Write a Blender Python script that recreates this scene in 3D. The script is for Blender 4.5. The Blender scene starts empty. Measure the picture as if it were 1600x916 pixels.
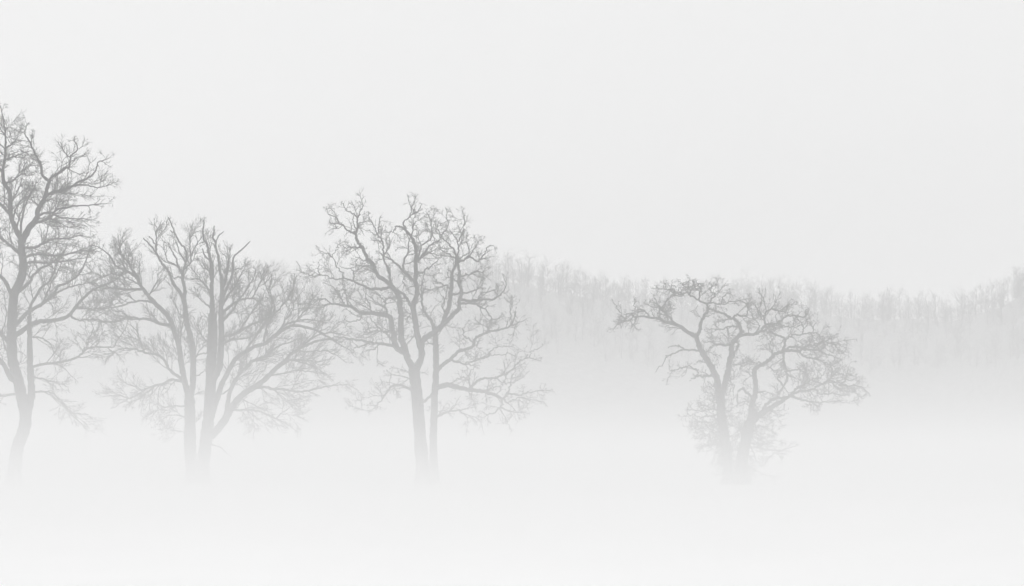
import bpy, math, random
import numpy as np

S = bpy.context.scene
COL = S.collection

# ------------------------------------------------------------------ camera
F = 3600.0            # focal length in pixels of the 1600 px wide frame
HOR = 710.0           # row of the horizon in that frame
EYE = 1.6
cam = bpy.data.cameras.new('camera')
cam.sensor_width = 36.0
cam.lens = 36.0 * F / 1600.0
cam.shift_y = (HOR - 458.0) / 1600.0
cam.clip_start = 0.1
cam.clip_end = 3000.0
cam_o = bpy.data.objects.new('camera', cam)
cam_o.location = (0, 0, EYE)
cam_o.rotation_euler = (math.radians(90), 0, 0)
COL.objects.link(cam_o)
S.camera = cam_o

# ------------------------------------------------------------------ sky and sun
SUN_EL, SUN_AZ = math.radians(38), math.radians(-62)     # azimuth from +Y, to the left of the view
w = bpy.data.worlds.new('World'); S.world = w; w.use_nodes = True
nt = w.node_tree; nt.nodes.clear()
sky = nt.nodes.new('ShaderNodeTexSky'); sky.sky_type = 'NISHITA'; sky.sun_disc = False
sky.sun_elevation = SUN_EL; sky.sun_rotation = SUN_AZ
sky.air_density = 1.0; sky.dust_density = 6.0
bw = nt.nodes.new('ShaderNodeRGBToBW')
mix = nt.nodes.new('ShaderNodeMix'); mix.data_type = 'RGBA'
mix.inputs[0].default_value = 0.85                        # closed cloud deck over the clear sky
tc = nt.nodes.new('ShaderNodeTexCoord'); sp = nt.nodes.new('ShaderNodeSeparateXYZ')
deck = nt.nodes.new('ShaderNodeMath'); deck.operation = 'MULTIPLY_ADD'; deck.use_clamp = False   # cloud deck, brighter overhead
deck.inputs[1].default_value = 3.5; deck.inputs[2].default_value = 8.9
nt.links.new(tc.outputs['Generated'], sp.inputs[0]); nt.links.new(sp.outputs[2], deck.inputs[0]); nt.links.new(deck.outputs[0], mix.inputs[7])
bg = nt.nodes.new('ShaderNodeBackground'); bg.inputs[1].default_value = 0.1
out = nt.nodes.new('ShaderNodeOutputWorld')
nt.links.new(sky.outputs[0], bw.inputs[0]); nt.links.new(bw.outputs[0], mix.inputs[6])
nt.links.new(mix.outputs[2], bg.inputs[0]); nt.links.new(bg.outputs[0], out.inputs[0])

sun = bpy.data.lights.new('sun', 'SUN'); sun.energy = 0.6; sun.angle = math.radians(25)
sun_o = bpy.data.objects.new('sun', sun)
sun_o.rotation_euler = (math.pi / 2 - SUN_EL, 0, math.pi - SUN_AZ)
sun_o.location = (-60, 60, 90); COL.objects.link(sun_o)

S.view_settings.view_transform = 'Standard'; S.view_settings.look = 'None'
S.view_settings.gamma = 1.0; S.view_settings.use_curve_mapping = False
S.view_settings.exposure = 0.0
S.render.engine = 'CYCLES'
cy = S.cycles
cy.max_bounces = 10; cy.diffuse_bounces = 3; cy.glossy_bounces = 1; cy.transparent_max_bounces = 16
cy.volume_bounces = 3; cy.transmission_bounces = 0
cy.use_adaptive_sampling = False
cy.use_denoising = True
cy.caustics_reflective = False; cy.caustics_refractive = False

# ------------------------------------------------------------------ helpers
def px(x, y, Y):
    return np.array([(x - 800.0) / F * Y, Y, EYE + (HOR - y) / F * Y])

def tag(o, label=None, cat=None, group=None, kind=None):
    if label: o['label'] = label
    if cat: o['category'] = cat
    if group: o['group'] = group
    if kind: o['kind'] = kind
    return o

def link(name, me, mat, parent=None):
    if mat and not me.materials: me.materials.append(mat)
    o = bpy.data.objects.new(name, me); COL.objects.link(o)
    if parent: o.parent = parent
    return o

def empty(name, loc):
    o = bpy.data.objects.new(name, None); o.location = loc; o.empty_display_size = 0.5
    COL.objects.link(o); return o

def mesh_np(name, V, T, smooth=True):
    """V (n,3), T (m,k) faces of equal size"""
    me = bpy.data.meshes.new(name)
    T = np.asarray(T, dtype=np.int32); k = T.shape[1]
    me.vertices.add(len(V)); me.vertices.foreach_set('co', np.asarray(V, dtype=np.float32).ravel())
    me.loops.add(T.size); me.loops.foreach_set('vertex_index', T.ravel())
    me.polygons.add(len(T))
    me.polygons.foreach_set('loop_start', np.arange(0, T.size, k, dtype=np.int32))
    me.polygons.foreach_set('loop_total', np.full(len(T), k, dtype=np.int32))
    me.polygons.foreach_set('use_smooth', np.full(len(T), smooth, dtype=bool))
    me.update(calc_edges=True)
    return me

def unit(a):
    return a / np.maximum(np.linalg.norm(a, axis=-1, keepdims=True), 1e-9)

def tubes(P, R, sides, rng):
    """P (N,K,3) centre lines, R (N,K) radii -> vertices, quads"""
    N, K, _ = P.shape
    t = np.empty_like(P); t[:, 1:-1] = P[:, 2:] - P[:, :-2]; t[:, 0] = P[:, 1] - P[:, 0]; t[:, -1] = P[:, -1] - P[:, -2]
    t = unit(t)
    ref = unit(rng.normal(size=(N, 1, 3)))
    u = unit(np.cross(t, ref)); v = np.cross(t, u)
    a = np.arange(sides) * 2 * np.pi / sides
    V = P[:, :, None, :] + R[:, :, None, None] * (np.cos(a)[None, None, :, None] * u[:, :, None, :] + np.sin(a)[None, None, :, None] * v[:, :, None, :])
    base = (np.arange(N) * K * sides)[:, None, None] + (np.arange(K - 1) * sides)[None, :, None]
    i = np.arange(sides)[None, None, :]; j = (np.arange(sides) + 1)[None, None, :] % sides
    Q = np.stack([base + i, base + j, base + sides + j, base + sides + i], -1).reshape(-1, 4)
    return V.reshape(-1, 3), Q

def joined(parts):
    Vs, Qs, n = [], [], 0
    for V, Q in parts:
        Vs.append(V); Qs.append(Q + n); n += len(V)
    return np.concatenate(Vs), np.concatenate(Qs)

def grey(name, lo, hi, scale, bump=0.0, rough=0.9, stretch=(1, 1, 1), dist=0.02):
    m = bpy.data.materials.new(name); m.use_nodes = True
    n = m.node_tree.nodes; l = m.node_tree.links; b = n['Principled BSDF']
    tc = n.new('ShaderNodeTexCoord'); mp = n.new('ShaderNodeMapping'); mp.inputs['Scale'].default_value = stretch
    no = n.new('ShaderNodeTexNoise'); no.inputs['Scale'].default_value = scale; no.inputs['Detail'].default_value = 6
    rp = n.new('ShaderNodeValToRGB')
    rp.color_ramp.elements[0].color = (lo, lo, lo, 1); rp.color_ramp.elements[1].color = (hi, hi, hi, 1)
    rp.color_ramp.elements[0].position = 0.3; rp.color_ramp.elements[1].position = 0.7
    l.new(tc.outputs['Object'], mp.inputs[0]); l.new(mp.outputs[0], no.inputs[0])
    l.new(no.outputs[0], rp.inputs[0]); l.new(rp.outputs[0], b.inputs['Base Color'])
    b.inputs['Roughness'].default_value = rough
    b.inputs['Specular IOR Level'].default_value = 0.15
    if bump:
        bp = n.new('ShaderNodeBump'); bp.inputs['Strength'].default_value = bump; bp.inputs['Distance'].default_value = dist
        l.new(no.outputs[0], bp.inputs['Height']); l.new(bp.outputs[0], b.inputs['Normal'])
    return m

BARK = grey('bark', 0.018, 0.055, 7.0, 0.8, 0.95, (1, 1, 0.18), 0.05)
TWIG = grey('twig_bark', 0.02, 0.045, 3.0)
SNOW = grey('snow', 0.89, 0.94, 0.35, 0.25, 0.7, dist=0.15)
LITTER = grey('snowy_leaf_litter', 0.20, 0.34, 0.6)
FARBARK = grey('far_bark', 0.03, 0.06, 0.5)

# ------------------------------------------------------------------ the setting: field, wooded rise
RIDGE = [(-400, 440), (0, 420), (380, 408), (430, 408), (480, 420), (560, 412), (660, 398), (720, 394), (770, 397), (810, 402), (850, 412), (900, 421), (950, 431),
         (1000, 442), (1060, 440), (1120, 435), (1200, 434), (1260, 442), (1300, 455), (1350, 462), (1440, 460), (1480, 466), (1520, 453),
         (1560, 443), (1600, 420), (1700, 405), (2000, 410)]
RDIST = [(-400, 1000), (300, 980), (480, 930), (640, 800), (760, 740), (1000, 755), (1200, 800), (1440, 820), (1600, 775), (2000, 765)]
rx, ry = np.array(RIDGE, float).T; dx, dyy = np.array(RDIST, float).T
def ridge_at(xp):
    Y = np.interp(xp, dx, dyy)
    return Y, EYE + (HOR - np.interp(xp, rx, ry)) / F * Y
def ground_z(X, Y):
    return 0.14 * np.sin(X * 0.045 + 1.3) * np.cos(Y * 0.037) + 0.07 * np.sin(X * 0.13 + Y * 0.09)
def hill_z(X, Y):
    """height of the wooded rise behind the field"""
    xp = np.clip(X / Y * F + 800, -400, 2000)
    Yr, top = ridge_at(xp)
    Y0 = Yr - 240.0
    s = np.clip((Y - Y0) / 240.0, 0, 1.6)
    h = np.maximum(top - 9.0, 2.0) + 0.6
    return -0.6 + h * np.where(s < 1, s * s * (3 - 2 * s), 1 - 0.3 * (s - 1))

gx = np.linspace(-550, 550, 300); gy = np.linspace(-55, 1290, 340)
GX, GY = np.meshgrid(gx, gy)
def grid_faces(ny, nx):
    a = (np.arange(ny - 1)[:, None] * nx + np.arange(nx - 1)[None, :]).ravel()
    return np.stack([a, a + 1, a + nx + 1, a + nx], -1)
V = np.stack([GX, GY, ground_z(GX, GY)], -1).reshape(-1, 3)
tag(link('snow_field', mesh_np('snow_field', V, grid_faces(*GX.shape)), SNOW), kind='structure')
hu = np.linspace(-320, 1900, 160); hv = np.linspace(-242, 170, 60)
HU, HV = np.meshgrid(hu, hv)
YY = np.interp(HU, dx, dyy) + HV; XX = (HU - 800) / F * YY
V = np.stack([XX, YY, hill_z(XX, YY)], -1).reshape(-1, 3)
tag(link('wooded_hill', mesh_np('wooded_hill', V, grid_faces(*HU.shape)), LITTER), kind='structure')

# ------------------------------------------------------------------ growth of branches and twigs
def grow(P, D, L, R0, R1, nseg, jit, up, rng, sag=None):
    N = len(P)
    pts = np.empty((N, nseg + 1, 3)); pts[:, 0] = P
    d = unit(D); step = (L / nseg)[:, None]
    for i in range(nseg):
        pts[:, i + 1] = pts[:, i] + d * step
        d = d + rng.normal(size=(N, 3)) * jit
        d[:, 2] += up if sag is None else up - sag
        d = unit(d)
    rad = R0[:, None] + (R1 - R0)[:, None] * np.linspace(0, 1, nseg + 1)[None, :]
    return pts, rad

def side_dirs(t, ang, rng, flat=0.0):
    q = rng.normal(size=t.shape); q[:, 1] *= (1 - flat)
    q = unit(q - (q * t).sum(-1, keepdims=True) * t)
    return unit(np.cos(ang)[:, None] * t + np.sin(ang)[:, None] * q)

def children(pts, rad, per, lo, hi, f0, ang, rng, keep=None, size=None):
    """spawn PER side shoots on every shoot, between fractions f0 and 1"""
    N, K, _ = pts.shape
    f = rng.uniform(f0, 1.0, size=(N, per)) * (K - 1)
    i = np.minimum(f.astype(int), K - 2); fr = (f - i)[..., None]
    n = np.arange(N)[:, None]
    A = pts[n, i]; B = pts[n, i + 1]
    P = (A * (1 - fr) + B * fr).reshape(-1, 3); t = unit(B - A).reshape(-1, 3)
    r = (rad[n, i] * (1 - fr[..., 0]) + rad[n, i + 1] * fr[..., 0]).reshape(-1)
    a = rng.uniform(ang[0], ang[1], size=len(P))
    D = side_dirs(t, a, rng)
    L = rng.uniform(lo, hi, size=len(P)) * (1.15 - 0.5 * (f / (K - 1)).reshape(-1))
    if size is not None: L = L * np.repeat(size, per)
    if keep is not None:
        k = rng.random(len(P)) < np.repeat(keep, per)
        P, D, L, r = P[k], D[k], L[k], r[k]
    return P, D, L, r

def catmull(Q, n):
    Q = np.asarray(Q, float)
    if len(Q) == 2:
        s = np.linspace(0, 1, n + 1)[:, None]; return Q[0] * (1 - s) + Q[1] * s
    E = np.vstack([2 * Q[0] - Q[1], Q, 2 * Q[-1] - Q[-2]]); o = []
    for k in range(1, len(E) - 2):
        p0, p1, p2, p3 = E[k - 1:k + 3]
        for j in range(n):
            s = j / n
            o.append(0.5 * ((2 * p1) + (-p0 + p2) * s + (2 * p0 - 5 * p1 + 4 * p2 - p3) * s * s + (-p0 + 3 * p1 - 3 * p2 + p3) * s ** 3))
    o.append(Q[-1]); return np.array(o)

def build_tree(name, label, base, Y0, limbs, seed, prm, group=None):
    """limbs: (start radius px, end radius px, 'x y x y ...'); the first is the trunk. Every limb grows out of the nearest limb before it,
    at that point's depth, and then leads nearer or farther."""
    rng = np.random.default_rng(seed)
    foot = px(base[0], base[1], Y0)
    foot[2] = float(ground_z(foot[0], foot[1])) - 0.05
    root = empty(name, foot); tag(root, label, 'tree', group)
    done = []          # (points px+depth, owner part index, radii)
    parts = []
    sx, sr, st, sw, s_tip = [], [], [], [], []
    for k, (r0, r1, txt) in enumerate(limbs):
        q = np.array(txt.split(), float).reshape(-1, 2)
        r0 = r0 * prm['stout'] if r0 < 6 else r0 * 0.95
        snag = r1 < 0; r1 = abs(r1)                     # a dead, twigless snag
        level, owner, d0, start = 0, None, 0.0, None
        if k:
            best = None
            for m, (pp, lv, ow, rr) in enumerate(done):
                dd = np.hypot(pp[:, 0] - q[0, 0], pp[:, 1] - q[0, 1]) - 0.6 * rr
                i = int(dd.argmin())
                if best is None or dd[i] < best[0]: best = (dd[i], m, i)
            dist, m, i = best
            if dist > 16: print('far attach', name, k, q[0], round(dist, 1))
            start = done[m][0][i]; d0 = start[2]
            level = done[m][1] + 1; owner = m if done[m][1] == 1 else done[m][2]
            if np.hypot(*(start[:2] - q[0])) > 1.5: q = np.vstack([start[:2], q])
            r0 = min(r0, done[m][3][i] * 0.97)
        c = catmull(q, 5)
        seg = np.hypot(*np.diff(c, axis=0).T); s = np.concatenate([[0], np.cumsum(seg)]); tot = s[-1]; f = s / tot
        amp = prm['gnarl'] * np.minimum(1, 6 * f * (1 - f) + 0.25 * f)
        c = c + rng.normal(size=c.shape) * amp[:, None] * min(1.0, 2.2 / (0.8 + r0))
        if k == 0 or r0 > 4.5: slope = rng.uniform(-0.12, 0.12)
        else: slope = rng.choice([-1, 1]) * rng.uniform(0.15, 0.75)
        dep = d0 + slope * s + 0.14 * tot * np.sin(f * rng.uniform(1.5, 3.5)) * rng.uniform(-1, 1) * (k > 0)
        dep = np.clip(dep, -200, 200)
        rad = (r1 + (r0 - r1) * (1 - f) ** 0.85) * (1 + 0.07 * np.sin(s * 0.45 + rng.uniform(0, 6)) + rng.normal(size=len(s)) * 0.03)
        if k == 0: rad[:7] *= np.linspace(1.0, 0.0, 7) ** 2 * 0.7 + 1.0
        P3 = np.array([px(x, y, Y0 + d / 30.0) for (x, y), d in zip(c, dep)])
        R3 = rad * Y0 / F
        V, Q = tubes((P3 - foot)[None], R3[None], 9 if r0 > 4 else (7 if r0 > 2 else 5), rng)
        me = mesh_np('trunk' if k == 0 else 'limb', V, Q)
        nm = 'trunk' if level == 0 else ('limb' if level == 1 else 'branch')
        if nm == 'branch':
            o = link(nm, me, BARK, parts[owner])
        else:
            o = link(nm, me, BARK, root)
        parts.append(o)
        done.append((np.column_stack([c, dep]), min(level, 2), owner if level >= 2 else k, rad))
        if snag: continue
        # places where shoots leave this limb
        Lm = tot * Y0 / F
        first = prm['bare'] if k == 0 else (0.10 if r0 < 3 else 0.25)
        n = max(2, int(Lm * (1 - first) * prm['density'] * (0.6 if r0 > 4.5 and k else 1.0) * (prm.get('epi', 0.6) if k == 0 else 1)))
        ff = rng.uniform(first, 1.0, n); ff[: n // 14] = rng.uniform(0.9, 1.0, n // 14)
        pos = np.stack([np.interp(ff, f, P3[:, a]) for a in range(3)], -1)
        tan = unit(np.stack([np.interp(np.minimum(ff + 0.03, 1), f, P3[:, a]) - np.interp(np.maximum(ff - 0.03, 0), f, P3[:, a]) for a in range(3)], -1))
        sx.append(pos); st.append(tan); sr.append(np.interp(ff, f, R3))
        yy = np.interp(ff, f, c[:, 1])
        sw.append(np.where(yy > prm['droop_y'], 1.0, 0.0)); s_tip.append(np.clip(1.15 - 0.9 * ff, 0.25, 1) if k else np.full(n, 0.7))
        # the limb's own end carries on as a fine shoot
        sx.append(P3[-1:].repeat(2, 0)); st.append(unit(P3[-1:] - P3[-3:-2]).repeat(2, 0)); sr.append(R3[-1:].repeat(2)); sw.append(np.zeros(2)); s_tip.append(np.full(2, 0.22))
    P = np.concatenate(sx); T = np.concatenate(st); R = np.concatenate(sr); W = np.concatenate(sw); TP = np.concatenate(s_tip)
    ang = rng.uniform(*prm['a1'], size=len(P))
    D = side_dirs(T, ang, rng); D[:, 2] += prm['rise'] * (1 - 1.6 * W); D = unit(D)
    l1, l2, l3 = prm['L']; n2, n3 = prm['n']
    L = rng.uniform(0.45, 1.0, len(P)) * l1 * TP
    r0 = np.minimum(R * 0.6, rng.uniform(0.015, 0.028, len(P)) * prm['thick'])
    p1, q1 = grow(P, D, L, r0, r0 * 0.45, 8, prm['jit'], prm['up'], rng, sag=W[:, None][:, 0] * prm['up'] * 1.8)
    P, D, L, r = children(p1, q1, n2, l2 * 0.5, l2, 0.12, prm['a2'], rng, np.clip(1.5 * L / l1, 0.3, 1), np.clip(1.7 * L / l1, 0.3, 1))
    D[:, 2] += prm['rise'] * 0.5; 
    r0 = np.minimum(r * 0.8, 0.0115 * prm['thick']) * np.ones(len(P))
    p2, q2 = grow(P, D, L, r0, r0 * 0.6, 5, prm['jit'] * 1.1, prm['up'], rng)
    P, D, L, r = children(p2, q2, n3, l3 * 0.5, l3, 0.15, prm['a2'], rng, np.clip(1.3 * L / l2, 0.4, 1), np.clip(1.5 * L / l2, 0.4, 1))
    r0 = np.full(len(P), 0.0075 * prm['thick'])
    p3, q3 = grow(P, D, L, r0, r0 * 0.7, 3, prm['jit'] * 1.2, prm['up'], rng)
    V, Q = joined([tubes(p1 - foot, q1, 4, rng), tubes(p2 - foot, q2, 3, rng), tubes(p3 - foot, q3, 3, rng)])
    tag(link('twigs', mesh_np('twigs', V, Q, False), TWIG, root), kind='stuff')
    print(name, 'limbs', len(limbs), 'twig quads', len(Q))
    return root

# ------------------------------------------------------------------ the trees (traced limb by limb)
T1 = [
 (11.2, 5.4, '21 758 23 730 28 697 36 676 40 650 34 621 29 597 22 573 19 555 18 517 20 480 23 457 33 435 36 415 34 390 33 375'),
 (7, 3.2, '42 648 47 630 49 612 48 590 47 570 46.5 540 46 515 46 495'),
 (3, .5, '46 495 47 480 55 465 64 450 75 442 85 425 92 405 100 392'),
 (6, 2.4, '34 378 45 357 57 342 60 327 70 309 75 290 77 284'),
 (2.6, .5, '77 284 66 273 64.5 259 60 250 52 235 45 220 39 211 40 202 42 194'),
 (2.6, .5, '77 284 81 277 96 269 100 263 107 262 109 255 112 242 120 236 120 227 115 219'),
 (3, .5, '72 306 85 300 105 295 120 286 142 275 151 263 153 254 162 251 171 247'),
 (1.6, .5, '110 292 130 289 145 292 162 292 178 285'),
 (5, 2.5, '32 372 22 352 18 342 16 320 15 300 6 285 4.5 265'),
 (2.6, .5, '4.5 265 7.5 250 9 227 9 217 7 197 5 187 3 176 1 166'),
 (1.5, .5, '7 250 20 246 35 240 48 236'),
 (1.5, .5, '8 232 17 226 25 220 40 220'),
 (2.6, .5, '45 357 64 335 82 333 90 327 103 325 120 322 142 321 168 318'),
 (2.2, .5, '57 348 72 344 84 336 92 340 108 341 127 342 147 344'),
 (1.9, .5, '50 352 75 342 87 345 105 355 120 354'),
 (2.6, .5, '38 387 57 386 67 380 84 374 111 372 120 368 142 372'),
 (2.6, .5, '38 404 49 398 67 398 97 399 120 393 142 392 157 394'),
 (2.4, .5, '38 414 46 410 72 411 90 410 117 405 142 402'),
 (3.4, .6, '28 456 45 442 52 430 63 420 78 412 95 400 104 388'),
 (4, .7, '24 508 45 487 67 474 84 460 90 448 105 442 120 432 129 420 136 402 140 390'),
 (2, .5, '66 475 75 455 81 441 90 425 96 410'),
 (1.8, .5, '84 460 100 452 120 446 140 441 158 432'),
 (5, .8, '24 524 48 508 64 502 84 501 105 495 115 484 127 469 144 454 159 447 177 440 190 430'),
 (2, .5, '113 496 124 500 144 499 162 502 177 504 195 498'),
 (1.8, .5, '120 480 135 482 152 482 172 478 186 472'),
 (2.6, .5, '48 574 69 569 101 565 119 559 128 552 142 543 165 543 178 541 183 531 195 516 200 500'),
 (1.4, .5, '130 549 136 540 138 531 145 517 145 508'),
 (1.8, .5, '47 526 64 528 78 537 84 549 93 558'),
 (2, .5, '50 614 76 612 92 623 103 635 110 646 124 660 137 674'),
 (1, .5, '110 646 124 646 138 648'),
 (1.6, .5, '50 588 69 593 92 599 105 604'),
 (5, .8, '28 597 16 590 6 570 -10 552 -30 530 -52 512 -75 500'),
 (2.6, .6, '30 616 0 618 -25 622 -50 615 -70 618'),
 (4, .7, '18 540 0 520 -20 500 -45 480 -60 450 -85 430'),
 (4, .7, '22 470 8 440 -6 425 -20 400 -45 380 -60 350'),
 (3, .6, '34 400 18 385 2 372 -18 350 -35 330 -55 310'),
 (3, .6, '16 335 0 318 -14 300 -28 270 -40 240 -42 215'),
 (2.4, .6, '4 270 -10 250 -20 225 -26 200 -22 180'),
 (1.8, .5, '0 372 -25 372 -55 385 -90 392'),
 (2, .5, '-20 502 -50 508 -85 525 -105 545'),
 (2, .5, '5 287 19 283 36 272 43 275 57 270'),
 (1.1, .5, '38 272 39 262 38 250'),
 (2.4, .5, '31 372 35 340 42 315 52 296 56 286'),
 (2, .5, '19 346 26 325 36 310 50 305'),
 (1.8, .5, '25 360 32 335 38 318 40 298'),
 (1.5, .5, '16 320 24 304 30 292 42 288'),
 (1.4, .5, '62 325 50 312 46 298'),
 (1.4, .5, '66 315 80 312 95 316 112 312'),
 (1.6, .5, '20 560 8 545 4 520 10 490 6 462'),
]
T2A = [
 (11, 8, '303 758 300 733 298 710 297 689 297 645 296 622'),
 (5.6, 3.2, '295 622 290 602 287 590 283 565 280 542 273 520 267 503 259 490 242 474 232 463'),
 (3.4, .6, '232 463 220 446 211 431 196 423 182 416 175 405 170 398 160 390 148 384'),
 (5.6, 3.6, '297 622 301 600 302 565 301 542 296 520 291 500 289 475 287 468'),
 (3.4, -.9, '287 468 280 455 271 443 266 429 259 419 250 407 245 398 238 387 224 372'),
 (1.9, -.8, '245 398 242 382 233 369'),
 (1.6, .5, '244 392 245 380 244 365 245 357 242 350'),
 (3.8, 2, '287 468 289 455 286 440 285 428'),
 (2.2, -.7, '285 428 280 420 274 402 268 392 262 380'),
 (2.8, -.8, '285 428 290 410 292 398 287 386 278 375 272 363 271 357 267 348 263 340'),
 (1.2, -.6, '272 364 266 360'),
 (1.6, .5, '281 421 274 414 262 408 259 399 256 390'),
 (1.8, .5, '288 407 281 395 277 383 272 372'),
 (1.8, .5, '290 419 298 410 299 399 310 378 316 369'),
 (1.2, .5, '298 402 297 385 296 365'),
 (1.4, .5, '286 440 280 432 272 436 268 424'),
 (2.4, .5, '211 431 202 413 190 399 185 390 190 380 192 370'),
 (2.4, .5, '222 452 194 452 175 450 160 446 145 443 132 438'),
 (2, .5, '240 473 223 470 205 473 190 478 175 481 152 483 134 483'),
 (3, .6, '266 508 250 506 235 500 217 498 197 496 185 502 160 503 145 500'),
 (1.6, .5, '200 496 190 488 178 486 168 478'),
 (3, .7, '284 592 278 588 265 578 256 562 244 554 227 551 223 544 218 532 214 518 205 509'),
 (1.8, .5, '225 550 205 545 187 546 175 551 156 556'),
 (1.4, .5, '218 532 205 528 190 530 178 524'),
 (1.8, 1, '281 538 283 512 288 500'),
 (1.8, .5, '304 559 313 553 325 550 334 540'),
 (2.6, .5, '291 600 286 597 269 593 254 600 232 607 217 615 201 624 184 632'),
 (1.3, .5, '222 611 205 602 188 594'),
 (1.3, .5, '203 623 182 618 161 620'),
 (1.3, .5, '240 605 222 620 205 628 196 636'),
 (1.7, .5, '289 635 265 635 247 641 236 646 223 654'),
 (1.3, .5, '289 652 265 648 252 661'),
 (1.2, .5, '289 675 278 674 262 670 248 672'),
 (1.6, .5, '302 590 313 584 322 576'),
 (1.8, .5, '220 446 214 430 205 420 200 405 204 390'),
 (1.6, .5, '196 423 186 430 172 428 160 432 148 428'),
 (1.6, .5, '232 463 240 450 246 440 252 430'),
 (1.5, .5, '196 423 192 408 196 396 196 384'),
 (1.5, .5, '290 500 280 490 276 478 270 470'),
]
T2B = [
 (11, 7, '316 758 317 730 322 689 325 660 327 645 329 602 330 565 332 520 332 490'),
 (4.2, 2.6, '332 492 331 470 331 440 331 417 329 407'),
 (1.9, -.8, '329 407 323 403 316 389'),
 (2.6, -.9, '329 407 326 395 324 383 319 375 317 362 319 350 317 344'),
 (1.3, .5, '326 397 329 386 326 376'),
 (6, 3, '330 600 340 580 344 565 346 520 345 490 346 470 347 450 346 432'),
 (2.6, -.9, '346 432 343 422 341 402 338 389 337 380 333 371 335 353'),
 (1.4, -.7, '337 380 341 371 350 362'),
 (1.2, -.7, '338 390 329 378'),
 (2.8, -.7, '347 470 354 450 362 432 364 420 364 410 367 399 378 390 391 377'),
 (1.3, .5, '364 422 374 420 382 416'),
 (2.8, .6, '346 490 360 478 375 469 394 466 404 472 415 480'),
 (3, .6, '345 526 360 524 372 520 379 515 397 506 414 499 426 493 429 482 427 475 423 460 421 450 424 438'),
 (1.9, .5, '428 490 435 485 447 470 454 458 462 440'),
 (1.5, .5, '422 462 416 450 412 436'),
 (7, .8, '330 680 339 672 352 655 364 634 379 617 394 607 408 598 420 587 432 575 447 563 454 554 469 544 480 539 496 533 514 530 528 532'),
 (2.4, .5, '438 571 457 562 480 563 497 566 512 562'),
 (1.7, .5, '455 563 480 569 495 575 513 587'),
 (5.2, .8, '331 650 345 605 357 580 367 562 382 551 397 542 414 537 426 527 438 518 457 509 480 512 495 517 512 526 530 538 548 548'),
 (2.2, .5, '412 538 414 520 420 505 426 495'),
 (2.4, .5, '430 524 445 508 462 502 480 500 500 502 516 500'),
 (4.4, .6, '354 645 360 610 375 584 387 572 397 563 414 557 426 547 438 539 452 535 470 528'),
 (2, .5, '399 563 412 562 424 556 440 552'),
 (2.8, .5, '395 607 414 605 426 608 441 608 454 611 472 612 492 608 510 604 528 602 546 601'),
 (1.2, .5, '455 609 462 597 470 585 474 575'),
 (2.2, .5, '354 650 362 642 375 641 393 641 405 643 420 649 432 655 447 662 462 673'),
 (1.1, .5, '432 654 442 644 459 632'),
 (1, .5, '394 642 396 652 395 660'),
 (1.3, -.5, '326 695 342 698 352 706 364 716'),
 (1.3, .5, '374 620 393 631 408 638'),
 (1.7, .5, '329 481 326 479 313 469 307 458'),
 (1.7, .5, '330 455 326 452 316 440 307 436 294 438'),
 (2.6, .5, '346 505 356 492 366 482 372 470 384 455 392 442 400 425'),
 (2.6, .5, '347 478 356 462 368 446 376 430 384 416'),
 (2.4, .5, '346 455 352 440 356 425 358 408 360 395'),
 (2.2, .5, '345 540 362 530 378 530 396 524 410 510 424 505'),
 (2.4, .5, '382 551 396 530 408 515 416 498 425 480'),
 (2, .5, '372 520 385 500 396 484 408 470 414 455'),
 (2, .5, '394 466 402 452 408 438 412 425'),
 (2, .5, '470 544 485 530 500 522 520 520 540 524'),
 (1.7, .5, '447 563 462 548 480 550 500 548 520 552 540 566'),
 (1.8, .5, '420 587 440 584 460 580 482 580 500 584'),
 (1.6, .5, '350 615 366 600 378 588 392 584 404 576'),
 (1.6, .5, '331 430 322 420 316 410'),
 (1.6, .5, '438 518 446 500 456 488 460 472 470 458'),
 (1.6, .5, '457 509 468 494 480 482 488 466'),
 (1.6, .5, '330 540 320 530 313 520 308 505'),
]
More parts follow.
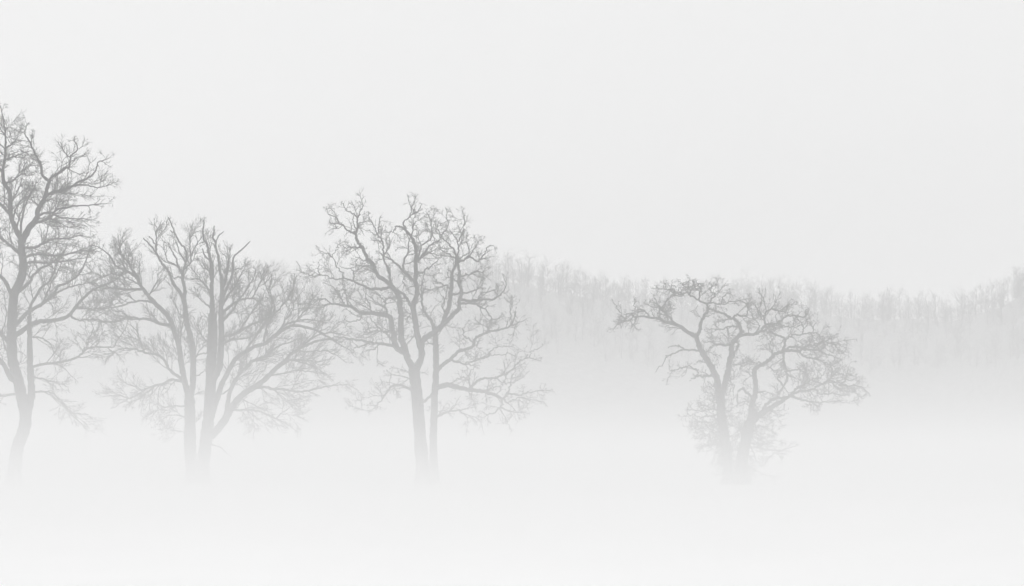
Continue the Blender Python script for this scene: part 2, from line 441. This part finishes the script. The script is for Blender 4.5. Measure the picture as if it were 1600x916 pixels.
T3A = [
 (11, 8.5, '661 758 660 730 659 716 655 665 652 628 648 590 646 575'),
 (5.4, 3.6, '647 578 637 562 634 550 628 532 626 517 627 495 625 480 623 463 616 453 610 445'),
 (3.6, 2, '610 445 602 439 592 432 587 424 583 414 574 403 568 391 563 384 557 373 556 366'),
 (1.8, .5, '556 366 558 352 558 340 551 333 540 327 537 318'),
 (1.6, .5, '556 367 544 360 533 351 524 340 512 334'),
 (1.3, .5, '558 340 562 332 563 321'),
 (1.1, .5, '558 362 553 350 552 338'),
 (1.4, .5, '566 388 552 386 540 386 530 382'),
 (1.4, .5, '580 410 568 407 556 402'),
 (5.4, 3.4, '650 580 656 565 659 550 653 528 650 507 647 490 646 477 650 465 652 453 649 440 650 427'),
 (3.4, 1.8, '650 427 650 408 650 393 647 379 643 370 634 360'),
 (1.6, .5, '634 360 628 355 619 354 616 361 601 364'),
 (1.6, .5, '634 360 631 349 640 339 652 331 659 319'),
 (1.3, .5, '644 366 646 348 649 336'),
 (1.3, .5, '640 340 643 325 639 318 638 311'),
 (2.2, .5, '652 408 661 397 670 385 680 379 688 375'),
 (1.6, .5, '653 403 659 385 670 376 676 364 674 349 668 334'),
 (1.6, .5, '653 429 667 421 679 411 689 402'),
 (2.6, .6, '648 440 640 433 629 423 620 412 610 405 601 401 592 394'),
 (1.9, .5, '630 423 632 405 638 390 638 372 634 360'),
 (2.6, 1.8, '645 483 637 470 629 459 617 452 610 440 608 427 607 421'),
 (1.8, .5, '607 421 601 409 598 390 598 378 590 367 583 351 575 337'),
 (1.3, .5, '590 368 592 355 593 342'),
 (1.3, .5, '600 400 606 388 604 374 610 362'),
 (5.2, 2.6, '659 540 660 533 669 526 684 516 692 507 695 495 701 480 704 462 706 442 706 428'),
 (2.4, 1.6, '706 428 712 414 713 400'),
 (2, .5, '713 400 707 387 698 378 689 370 684 360 680 350'),
 (4, 2, '690 510 705 495 716 483 719 469 721 454 717 442 718 427 715 412'),
 (1.8, .5, '714 410 716 393 716 381 710 370 703 360'),
 (1.4, .5, '716 378 723 363 726 345 726 337 722 330'),
 (1.4, .5, '712 404 701 397 690 391 686 381'),
 (1.4, .5, '689 370 695 360 702 351 698 342 698 331'),
 (1.4, .5, '680 378 677 363 674 346 680 333'),
 (1.8, .5, '715 411 728 405 737 402 747 408 758 394 764 384 771 384'),
 (1.3, .5, '728 405 738 393 750 375'),
 (1.3, .5, '719 433 737 427 755 424 760 418'),
 (1.8, .5, '706 460 725 457 744 453 753 445 755 434'),
 (2.4, .5, '720 468 731 470 747 469 773 467 782 459 789 450 791 435'),
 (1.1, .5, '747 469 752 458 765 456 775 452'),
 (1.9, .5, '719 475 731 474 744 475 755 481 762 489 768 498 762 507 762 517'),
 (1.5, .5, '701 450 698 447 684 441 677 433'),
 (1.3, .5, '696 490 690 478 694 466 688 458'),
 (5, 2.6, '634 552 619 542 614 517 610 498 601 492 580 489 565 489 556 484'),
 (2.6, .6, '556 484 544 478 524 476 512 475 499 481'),
 (1.8, .5, '517 475 509 468 500 468 487 475 463 474'),
 (1.6, .5, '544 478 541 462 536 445 535 435'),
 (1.6, .5, '538 476 530 463 523 451 512 444'),
 (2.6, 1.2, '611 448 592 452 577 451 568 447 553 440 539 435'),
 (1.8, .5, '539 435 520 435 508 430 494 430 485 430 472 424 466 412'),
 (1.5, .5, '537 434 533 424 526 417 518 402 506 396 499 391'),
 (1.2, .5, '518 402 526 391 527 384'),
 (1.4, .5, '553 440 551 424 544 420 533 418'),
 (1.1, .5, '500 430 496 420 498 410'),
 (1.8, .5, '604 493 602 477 605 466 614 467 620 476'),
 (1.2, .5, '602 473 592 463 584 456'),
 (1.6, .5, '580 489 578 475 572 469 571 458'),
 (2, .5, '612 532 610 528 595 516 587 507 577 496'),
 (1.6, .5, '606 518 587 517 574 523 557 528'),
 (2.6, .5, '620 545 613 540 595 537 577 535 565 532 542 529 527 527 507 531'),
 (1.6, .5, '578 536 565 540 556 544 550 552'),
 (2.6, .5, '644 610 639 608 620 601 608 608 598 623 588 635 576 645'),
 (1.5, .5, '580 643 564 639 545 633'),
 (1.1, .5, '597 622 593 608 596 600'),
 (1.3, .5, '566 639 563 618 558 610 545 602'),
 (1.3, .5, '644 593 620 586 606 588'),
 (2.4, 1.6, '654 634 668 623 678 612'),
 (1.4, .5, '648 500 640 495 634 500'),
 (1.4, .5, '556 484 545 470 550 458'),
 (1.3, .5, '565 489 560 500 548 503 538 500'),
 (1.4, .5, '595 537 585 545 572 548'),
]
T3B = [
 (7, 4, '678 757 677 716 677 690 677 665 678 640 679 615 681 590 681 560 681 540 680 520 678 510'),
 (2.6, .7, '678 510 671 498 662 486 659 471 659 454 660 439 664 425'),
 (3.2, .8, '682 580 692 570 704 561 715 550 724 547 737 543 741 533 747 526 762 519 777 516 797 510 803 499 806 488'),
 (1.4, .5, '798 508 799 495 797 477 800 468'),
 (1.1, .5, '799 509 810 505 819 501'),
 (2, .5, '705 562 715 566 731 570 743 573'),
 (2.2, .5, '724 570 731 566 748 563 763 556 775 555 793 553 806 556'),
 (4.4, 2.2, '681 606 700 602 722 607 742 610 760 613 775 618 785 624'),
 (1.8, .5, '785 624 794 613 797 604 799 590 806 580'),
 (2, .5, '736 607 745 595 757 591 775 590 790 585 799 579 808 568 814 564 827 559 842 564'),
 (1.1, .5, '827 559 830 549 838 545 848 541'),
 (1.6, .5, '761 612 763 600 769 592'),
 (2, .5, '784 624 784 634 772 645 760 647 749 642'),
 (1.8, .5, '790 617 796 615 815 617 832 613 857 610'),
 (1.6, .5, '788 624 794 630 809 622 832 625 850 628'),
 (1.3, .5, '782 637 802 643 827 646'),
 (1.2, .5, '781 640 790 657 797 668'),
 (2.4, .5, '676 656 689 648 704 643 724 639 742 636'),
 (1.3, .5, '716 641 730 650 742 656'),
 (1.6, .5, '680 540 668 534 662 525'),
 (1.6, .5, '735 608 733 595 734 582 742 574'),
 (1.5, .5, '740 535 728 528 724 515 730 505'),
 (1.4, .5, '762 519 764 508 772 500 782 496'),
 (1.4, .5, '760 613 772 605 785 604'),
 (1.4, .5, '700 603 712 594 722 590 732 592'),
 (1.3, .5, '775 590 786 598 800 598 815 592'),
 (1.3, .5, '763 556 770 546 782 542 796 542'),
]
T4A = [
 (9, 7, '1138 757 1137 735 1135 710 1131 675 1127 650 1126 632 1125 612'),
 (5.6, 3.6, '1123 612 1120 592 1115 579 1106 564 1098 552 1092 539 1088 527'),
 (3.4, 1.6, '1088 527 1077 520 1064 511 1052 506 1038 503 1031 498 1014 496'),
 (1.8, .5, '1014 496 993 495 981 502 975 499 965 484 957 472'),
 (1.3, .5, '990 494 986 489 970 493'),
 (1.5, .5, '1014 495 1008 486 992 483 992 472'),
 (2.2, .6, '1057 508 1046 496 1035 484 1029 477 1022 465'),
 (1.6, .5, '1034 500 1029 490 1031 481 1020 480 1011 475'),
 (1.5, .5, '1035 484 1041 469 1052 462 1064 463'),
 (3, 1.8, '1088 526 1094 516 1095 505 1100 495 1106 484 1105 475'),
 (2.4, .6, '1105 475 1097 472 1086 466 1077 461 1068 459 1055 456 1043 453 1026 451'),
 (1.5, .5, '1077 461 1077 450 1066 445 1060 439'),
 (1.6, .5, '1092 469 1094 457 1095 449 1084 446 1082 438'),
 (1.5, .5, '1107 474 1119 463 1112 457 1109 452 1114 446'),
 (1.8, .5, '1107 474 1127 474 1145 472 1160 469'),
 (5, 3.2, '1129 612 1132 600 1136 587 1139 572 1142 557 1143 544 1145 535 1152 528 1158 521'),
 (3, .9, '1158 521 1157 513 1151 502 1140 495 1130 490 1119 486 1110 483'),
 (2.6, .6, '1156 525 1167 522 1179 522 1190 517 1196 507 1214 505 1227 496 1235 493 1257 496 1259 484'),
 (1.7, .5, '1196 507 1194 495 1197 487 1211 483 1226 489 1229 480 1241 474'),
 (1.5, .5, '1195 502 1185 492 1185 483 1190 472'),
 (1.6, .5, '1146 497 1150 493 1166 492 1168 477 1160 471 1150 469'),
 (2.4, .5, '1145 536 1133 539 1118 538 1112 534 1103 535'),
 (1.6, .5, '1157 511 1136 510 1133 513 1107 516'),
 (1.3, .5, '1136 511 1139 524 1141 532'),
 (1.8, 1.2, '1146 558 1151 545 1154 538 1148 532'),
 (1.9, -.6, '1093 548 1077 547 1068 546 1062 540 1055 540 1044 544'),
 (1.8, -.5, '1068 546 1061 548 1050 554 1041 557 1037 569 1028 576 1024 582'),
 (2.6, 1.2, '1114 586 1108 587 1095 588 1086 588'),
 (1.4, -.6, '1086 588 1077 596'),
 (1.7, .5, '1088 588 1091 582 1085 576 1073 572 1062 576 1052 579 1046 590 1042 596'),
 (1.6, .5, '1127 646 1120 648 1102 651 1080 649 1065 652'),
 (1.5, .5, '1128 661 1110 661 1095 658 1080 662'),
 (1.4, .5, '1132 690 1110 694 1089 700'),
 (1.3, .5, '1130 676 1112 676 1096 684'),
 (1.4, .5, '1128 655 1140 648 1152 652'),
 (1.3, .5, '1129 668 1142 664 1154 670'),
 (1.4, .5, '1066 444 1073 441 1080 448'),
 (1.4, .5, '1055 456 1048 450 1054 446'),
 (1.4, .5, '1127 474 1132 463 1142 460'),
 (1.4, .5, '1179 522 1185 512 1182 502 1175 495'),
 (1.3, .5, '1214 505 1225 510 1238 512 1250 508'),
 (1.3, .5, '1190 517 1200 518 1210 522'),
 (1.3, .5, '993 495 990 506 985 514'),
 (1.3, .5, '1100 556 1108 545 1118 540'),
 (1.3, .5, '1140 566 1150 570 1162 568 1172 562'),
 (1.3, .5, '1130 684 1116 688 1102 680 1086 686'),
 (1.3, .5, '1128 664 1112 668 1098 670 1078 672'),
 (1.3, .5, '1126 640 1108 640 1092 642 1074 640'),
 (1.3, .5, '1133 700 1120 704 1104 704'),
 (1.2, .5, '1132 695 1145 690 1154 684'),
 (1.3, .5, '1135 590 1142 597 1146 606 1146 618'),
]
T4B = [
 (11, 7.5, '1158 757 1158 735 1160 715 1165 690 1169 667 1177 654 1182 650'),
 (5, 3.4, '1172 662 1173 644 1176 632 1179 620 1181 605 1179 590 1179 579 1184 573'),
 (4.2, 2.4, '1184 573 1190 570 1202 563 1212 553 1226 548'),
 (2.6, .6, '1226 548 1245 548 1264 547 1282 549 1299 556 1311 561'),
 (2, .5, '1226 548 1237 542 1254 543 1275 537 1287 534 1300 528'),
 (2.2, .6, '1222 549 1226 538 1226 531 1220 526 1208 522 1194 516'),
 (1.8, .5, '1226 532 1238 525 1253 523 1269 519 1271 510 1275 504'),
 (1.6, .5, '1269 519 1281 525 1283 534 1277 538'),
 (1.5, .5, '1285 534 1300 538 1312 548 1326 550'),
 (2.2, 1.4, '1225 550 1225 567 1229 582 1230 593 1224 603 1215 617'),
 (1.7, .5, '1223 602 1216 593 1216 585 1207 576 1200 573'),
 (5, 2.4, '1183 651 1192 645 1204 638 1218 629 1233 620'),
 (2.8, .6, '1233 620 1242 614 1257 611 1272 608 1279 602 1297 597 1320 602 1341 603 1357 614'),
 (2.4, .5, '1235 618 1243 608 1254 603 1269 594 1284 588 1290 578'),
 (2.2, .5, '1236 619 1254 626 1269 628 1290 628 1312 626'),
 (1.2, .5, '1269 628 1278 636'),
 (3, 1.6, '1190 646 1200 630 1210 623 1224 621 1233 620'),
 (2.2, -1, '1178 622 1170 617 1162 609 1155 609 1152 623 1152 637'),
 (1.5, .5, '1168 696 1182 700 1200 702 1222 703 1243 698'),
 (1.3, .5, '1200 702 1219 714'),
 (1.3, .5, '1163 734 1173 736 1185 738 1200 742 1218 747'),
 (1.3, .5, '1174 667 1182 666 1194 667 1203 671'),
 (1.7, .5, '1272 608 1284 616 1298 614 1312 618 1326 616'),
 (1.7, .5, '1269 594 1285 600 1302 588 1318 584 1334 588'),
 (1.6, .5, '1254 603 1262 590 1258 580 1262 572'),
 (1.6, .5, '1245 548 1256 556 1270 560 1286 566 1300 572'),
 (1.6, .5, '1290 597 1300 586 1298 574 1306 566'),
 (1.5, .5, '1312 602 1322 594 1336 594 1346 598'),
 (1.5, .5, '1229 580 1242 578 1252 578 1258 588 1268 592'),
 (1.5, .5, '1282 549 1290 540 1304 536 1318 542'),
 (1.4, .5, '1184 612 1196 612 1208 618'),
 (1.4, .5, '1180 590 1170 584 1162 580'),
 (1.4, .5, '1192 569 1180 566 1170 568 1160 572'),
 (1.4, .5, '1202 563 1206 550 1202 540 1206 530'),
 (1.4, .5, '1253 523 1256 512 1250 502 1244 496'),
 (1.4, .5, '1178 640 1166 632 1156 634'),
 (1.3, .5, '1168 684 1180 684 1192 690'),
 (1.3, .5, '1166 690 1184 694 1204 688 1220 690'),
 (1.3, .5, '1162 715 1178 716 1194 722'),
 (1.3, .5, '1170 672 1190 676 1206 682'),
 (1.3, .5, '1310 626 1324 630 1336 626'),
 (1.3, .5, '1320 602 1334 612 1348 620'),
 (1.3, .5, '1297 597 1308 606 1320 612 1334 612'),
 (1.4, .5, '1204 638 1212 648 1224 650'),
]
PR1 = dict(stout=0.88, gnarl=0.7, bare=0.45, density=3.6, droop_y=590, a1=(0.5, 1.15), a2=(0.4, 1.0), rise=0.15, up=0.03, jit=0.17, L=(2.3, 0.95, 0.45), n=(8, 5), thick=1.15)
PR2 = dict(stout=0.9, gnarl=0.7, bare=0.6, density=3.9, droop_y=590, a1=(0.35, 0.95), a2=(0.35, 0.85), rise=0.25, up=0.05, jit=0.13, L=(2.1, 0.95, 0.5), n=(8, 5), thick=1.15)
PR3 = dict(stout=1.02, gnarl=1.1, bare=0.7, density=3.0, droop_y=600, a1=(0.6, 1.3), a2=(0.5, 1.1), rise=0.1, up=0.02, jit=0.22, L=(1.8, 0.75, 0.32), n=(8, 4), thick=1.25)
PR4 = dict(stout=1.0, gnarl=1.3, bare=0.08, epi=3.5, density=4.0, droop_y=600, a1=(0.6, 1.3), a2=(0.5, 1.1), rise=0.12, up=0.02, jit=0.26, L=(1.6, 0.7, 0.32), n=(8, 5), thick=1.15)

build_tree('bare_oak_tree', 'tallest bare tree, cut off by the left edge, with a wide twiggy crown', (8, 758), 117.0, T1, 11, PR1)
build_tree('bare_oak_tree', 'bare tree with two slim upright stems, left one of the close pair', (303, 758), 120.0, T2A, 22, PR2)
build_tree('bare_oak_tree', 'bushy bare tree with dead snags on top and limbs sweeping far right', (316, 758), 121.0, T2B, 33, PR2)
build_tree('bare_oak_tree', 'big gnarled bare oak with thick forking trunk in the middle of the field', (661, 758), 119.0, T3A, 44, PR3)
build_tree('bare_oak_tree', 'slim bare tree close behind the gnarled middle oak, its limbs reaching right', (678, 757), 120.5, T3B, 55, PR3)
build_tree('bare_oak_tree', 'crooked flat-topped bare tree, left trunk of the lone pair on the right', (1138, 757), 119.5, T4A, 66, PR4)
build_tree('bare_oak_tree', 'crooked bare tree leaning right, right trunk of the lone pair on the right', (1158, 757), 121.0, T4B, 77, PR4)

# ------------------------------------------------------------------ the far wood on the rise
def far_tree(foot, H, rng, nb):
    """forked trunk with rising shoots"""
    k = np.linspace(0, 1, 6)
    trunk, tr = [], []
    for s in range(2):
        sway = rng.normal(0, 0.05, 2)
        trunk.append(np.stack([foot[0] + sway[0] * H * k + rng.normal(0, .12, 6), foot[1] + sway[1] * H * k, foot[2] + H * (0.93 - 0.12 * s) * k], -1))
        tr.append(0.0042 * H * (1 - k) ** 0.8 + 0.02)
    trunk = np.array(trunk); tr = np.array(tr)
    f = rng.uniform(0.0, 0.97, nb) ** 1.15; w = rng.integers(0, 2, nb)
    P = np.stack([np.where(w == 0, np.interp(f, k, trunk[0, :, a]), np.interp(f, k, trunk[1, :, a])) for a in range(3)], -1)
    az = rng.uniform(0, 2 * np.pi, nb); el = rng.uniform(0.3, 1.1, nb)
    D = np.stack([np.cos(az) * np.cos(el), np.sin(az) * np.cos(el), np.sin(el)], -1)
    L = H * rng.uniform(0.16, 0.38, nb) * (1.15 - 0.75 * f)
    r0 = rng.uniform(0.03, 0.055, nb)
    p1, q1 = grow(P, D, L, r0, r0 * 0.5, 4, 0.14, 0.10, rng)
    P, D, L, r = children(p1, q1, 4, 0.8, 2.4, 0.2, (0.3, 0.8), rng)
    r0 = np.full(len(P), 0.027)
    p2, q2 = grow(P, D, L, r0, r0 * 0.7, 2, 0.15, 0.10, rng)
    return [tubes(trunk, tr, 4, rng), tubes(p1, q1, 3, rng), tubes(p2, q2, 3, rng)]

rng = np.random.default_rng(5)
acc = []
xs = np.arange(-60, 1700, 10.0)
for row, (back, hs) in enumerate(((18, 1.0), (5, 1.0), (-9, 0.9), (-32, 0.95), (-65, 0.9), (-105, 0.9))):
    for xp in xs:
        if xp < 360 and rng.random() < 0.35: continue
        x = xp + rng.normal(0, 7)
        Yr, top = ridge_at(x)
        Y = Yr + back + rng.normal(0, 6)
        X = (x - 800) / F * Y
        z = float(hill_z(np.array(X), np.array(Y)))
        H = rng.uniform(9, 13.0) * hs if row > 1 else max(6, (top - z) * rng.uniform(0.75, 1.08))
        acc += far_tree((X, Y, z - 0.2), H, rng, 16)
V, Q = joined(acc)
tag(link('distant_wood', mesh_np('distant_wood', V, Q, False), FARBARK), 'pale bare wood on the rise, fading into the fog behind the field', 'wood', kind='stuff')
print('wood quads', len(Q), 'all', sum(len(m.polygons) for m in bpy.data.meshes))
for xp, ytop, lab in ((1388, 448, 'faint darker treetop in the far wood, right of the flat-topped pair'),
                      (1594, 414, 'faint tall treetop of the far wood at the right edge')):
    Yr, top = ridge_at(xp); Y = Yr - 12; X = (xp - 800) / F * Y
    z = float(hill_z(np.array(X), np.array(Y)))
    foot = np.array([X, Y, z - 0.2]); H = EYE + (HOR - ytop) / F * Y - z
    r = empty('distant_tree', foot); tag(r, lab, 'tree', 'taller trees of the far wood')
    tr, a, b = far_tree((0, 0, 0), H, np.random.default_rng(int(xp)), 90)
    link('trunk', mesh_np('trunk', *tr), FARBARK, r)
    tag(link('crown', mesh_np('crown', *joined([a, b]), False), FARBARK, r), kind='stuff')

# ------------------------------------------------------------------ the fog: air haze and the mist that lies on the field
def fog_material(name, dens, alb, mist=None):
    m = bpy.data.materials.new(name); m.use_nodes = True
    n = m.node_tree.nodes; l = m.node_tree.links; n.clear()
    o = n.new('ShaderNodeOutputMaterial'); v = n.new('ShaderNodeVolumePrincipled')
    v.inputs['Color'].default_value = (alb, alb, alb, 1)
    v.inputs['Density'].default_value = dens
    v.inputs['Anisotropy'].default_value = 0.25
    l.new(v.outputs[0], o.inputs['Volume'])
    if mist:
        # ground fog thins out with height, in slow drifts over the field
        tc = n.new('ShaderNodeTexCoord'); sp = n.new('ShaderNodeSeparateXYZ'); l.new(tc.outputs['Object'], sp.inputs[0])
        def math(op, a, b=None, c=None):
            k = n.new('ShaderNodeMath'); k.operation = op
            for i, x in enumerate((a, b, c)):
                if x is None: continue
                if isinstance(x, (int, float)): k.inputs[i].default_value = x
                else: l.new(x, k.inputs[i])
            return k.outputs[0]
        tot = None
        for s0, h in mist:
            e = math('MULTIPLY', math('EXPONENT', math('MULTIPLY', sp.outputs[2], -1.0 / h)), s0)
            tot = e if tot is None else math('ADD', tot, e)
        mp = n.new('ShaderNodeMapping'); mp.inputs['Scale'].default_value = (0.045, 0.02, 0.16); l.new(tc.outputs['Object'], mp.inputs[0])
        no = n.new('ShaderNodeTexNoise'); no.inputs['Scale'].default_value = 1.0; no.inputs['Detail'].default_value = 1.0; l.new(mp.outputs[0], no.inputs[0])
        drift = math('MINIMUM', math('MAXIMUM', math('MULTIPLY_ADD', sp.outputs[0], -0.016, 1.07), 0.88), 1.3)   # a little thicker to the left
        tot = math('MULTIPLY', tot, drift)
        l.new(math('MULTIPLY', tot, math('MULTIPLY_ADD', no.outputs[0], 0.7, 0.65)), v.inputs['Density'])
        m.cycles.volume_step_rate = 0.22
    return m
def fog(name, x0, x1, y0, y1, z0, top, dens, alb, label, nx=2, ny=2, mist=None):
    """closed body of even fog; TOP(x, y) is the height of its upper face"""
    X, Yg = np.meshgrid(np.linspace(x0, x1, nx), np.linspace(y0, y1, ny))
    up = np.stack([X, Yg, top(X, Yg) + 0 * X], -1).reshape(-1, 3)
    lo = np.stack([X, Yg, z0 + 0 * X], -1).reshape(-1, 3)
    g = grid_faces(ny, nx); n = nx * ny
    i = np.arange(n).reshape(ny, nx)
    rim = np.concatenate([i[0, :], i[1:, -1], i[-1, -2::-1], i[-2:0:-1, 0]])
    nxt = np.roll(rim, -1)
    side = np.stack([rim + n, nxt + n, nxt, rim], -1)
    ob = link(name, mesh_np(name, np.vstack([up, lo]), np.vstack([g, g[:, ::-1] + n, side]), False), fog_material(name, dens, alb, mist))
    tag(ob, label, 'fog', kind='stuff')
fog('haze', -560, 560, -60, 1310, -3.0, lambda X, Y: 106.0, 0.0012, 0.90, 'even pale haze through the whole view')
fog('ground_mist', -555, 555, -57, 1305, -2.0, lambda X, Y: 20.0, 0.01, 0.87, 'white mist lying over the field, thickest on the snow',
    mist=((0.0133, 2.4), (0.034, 1.3)))
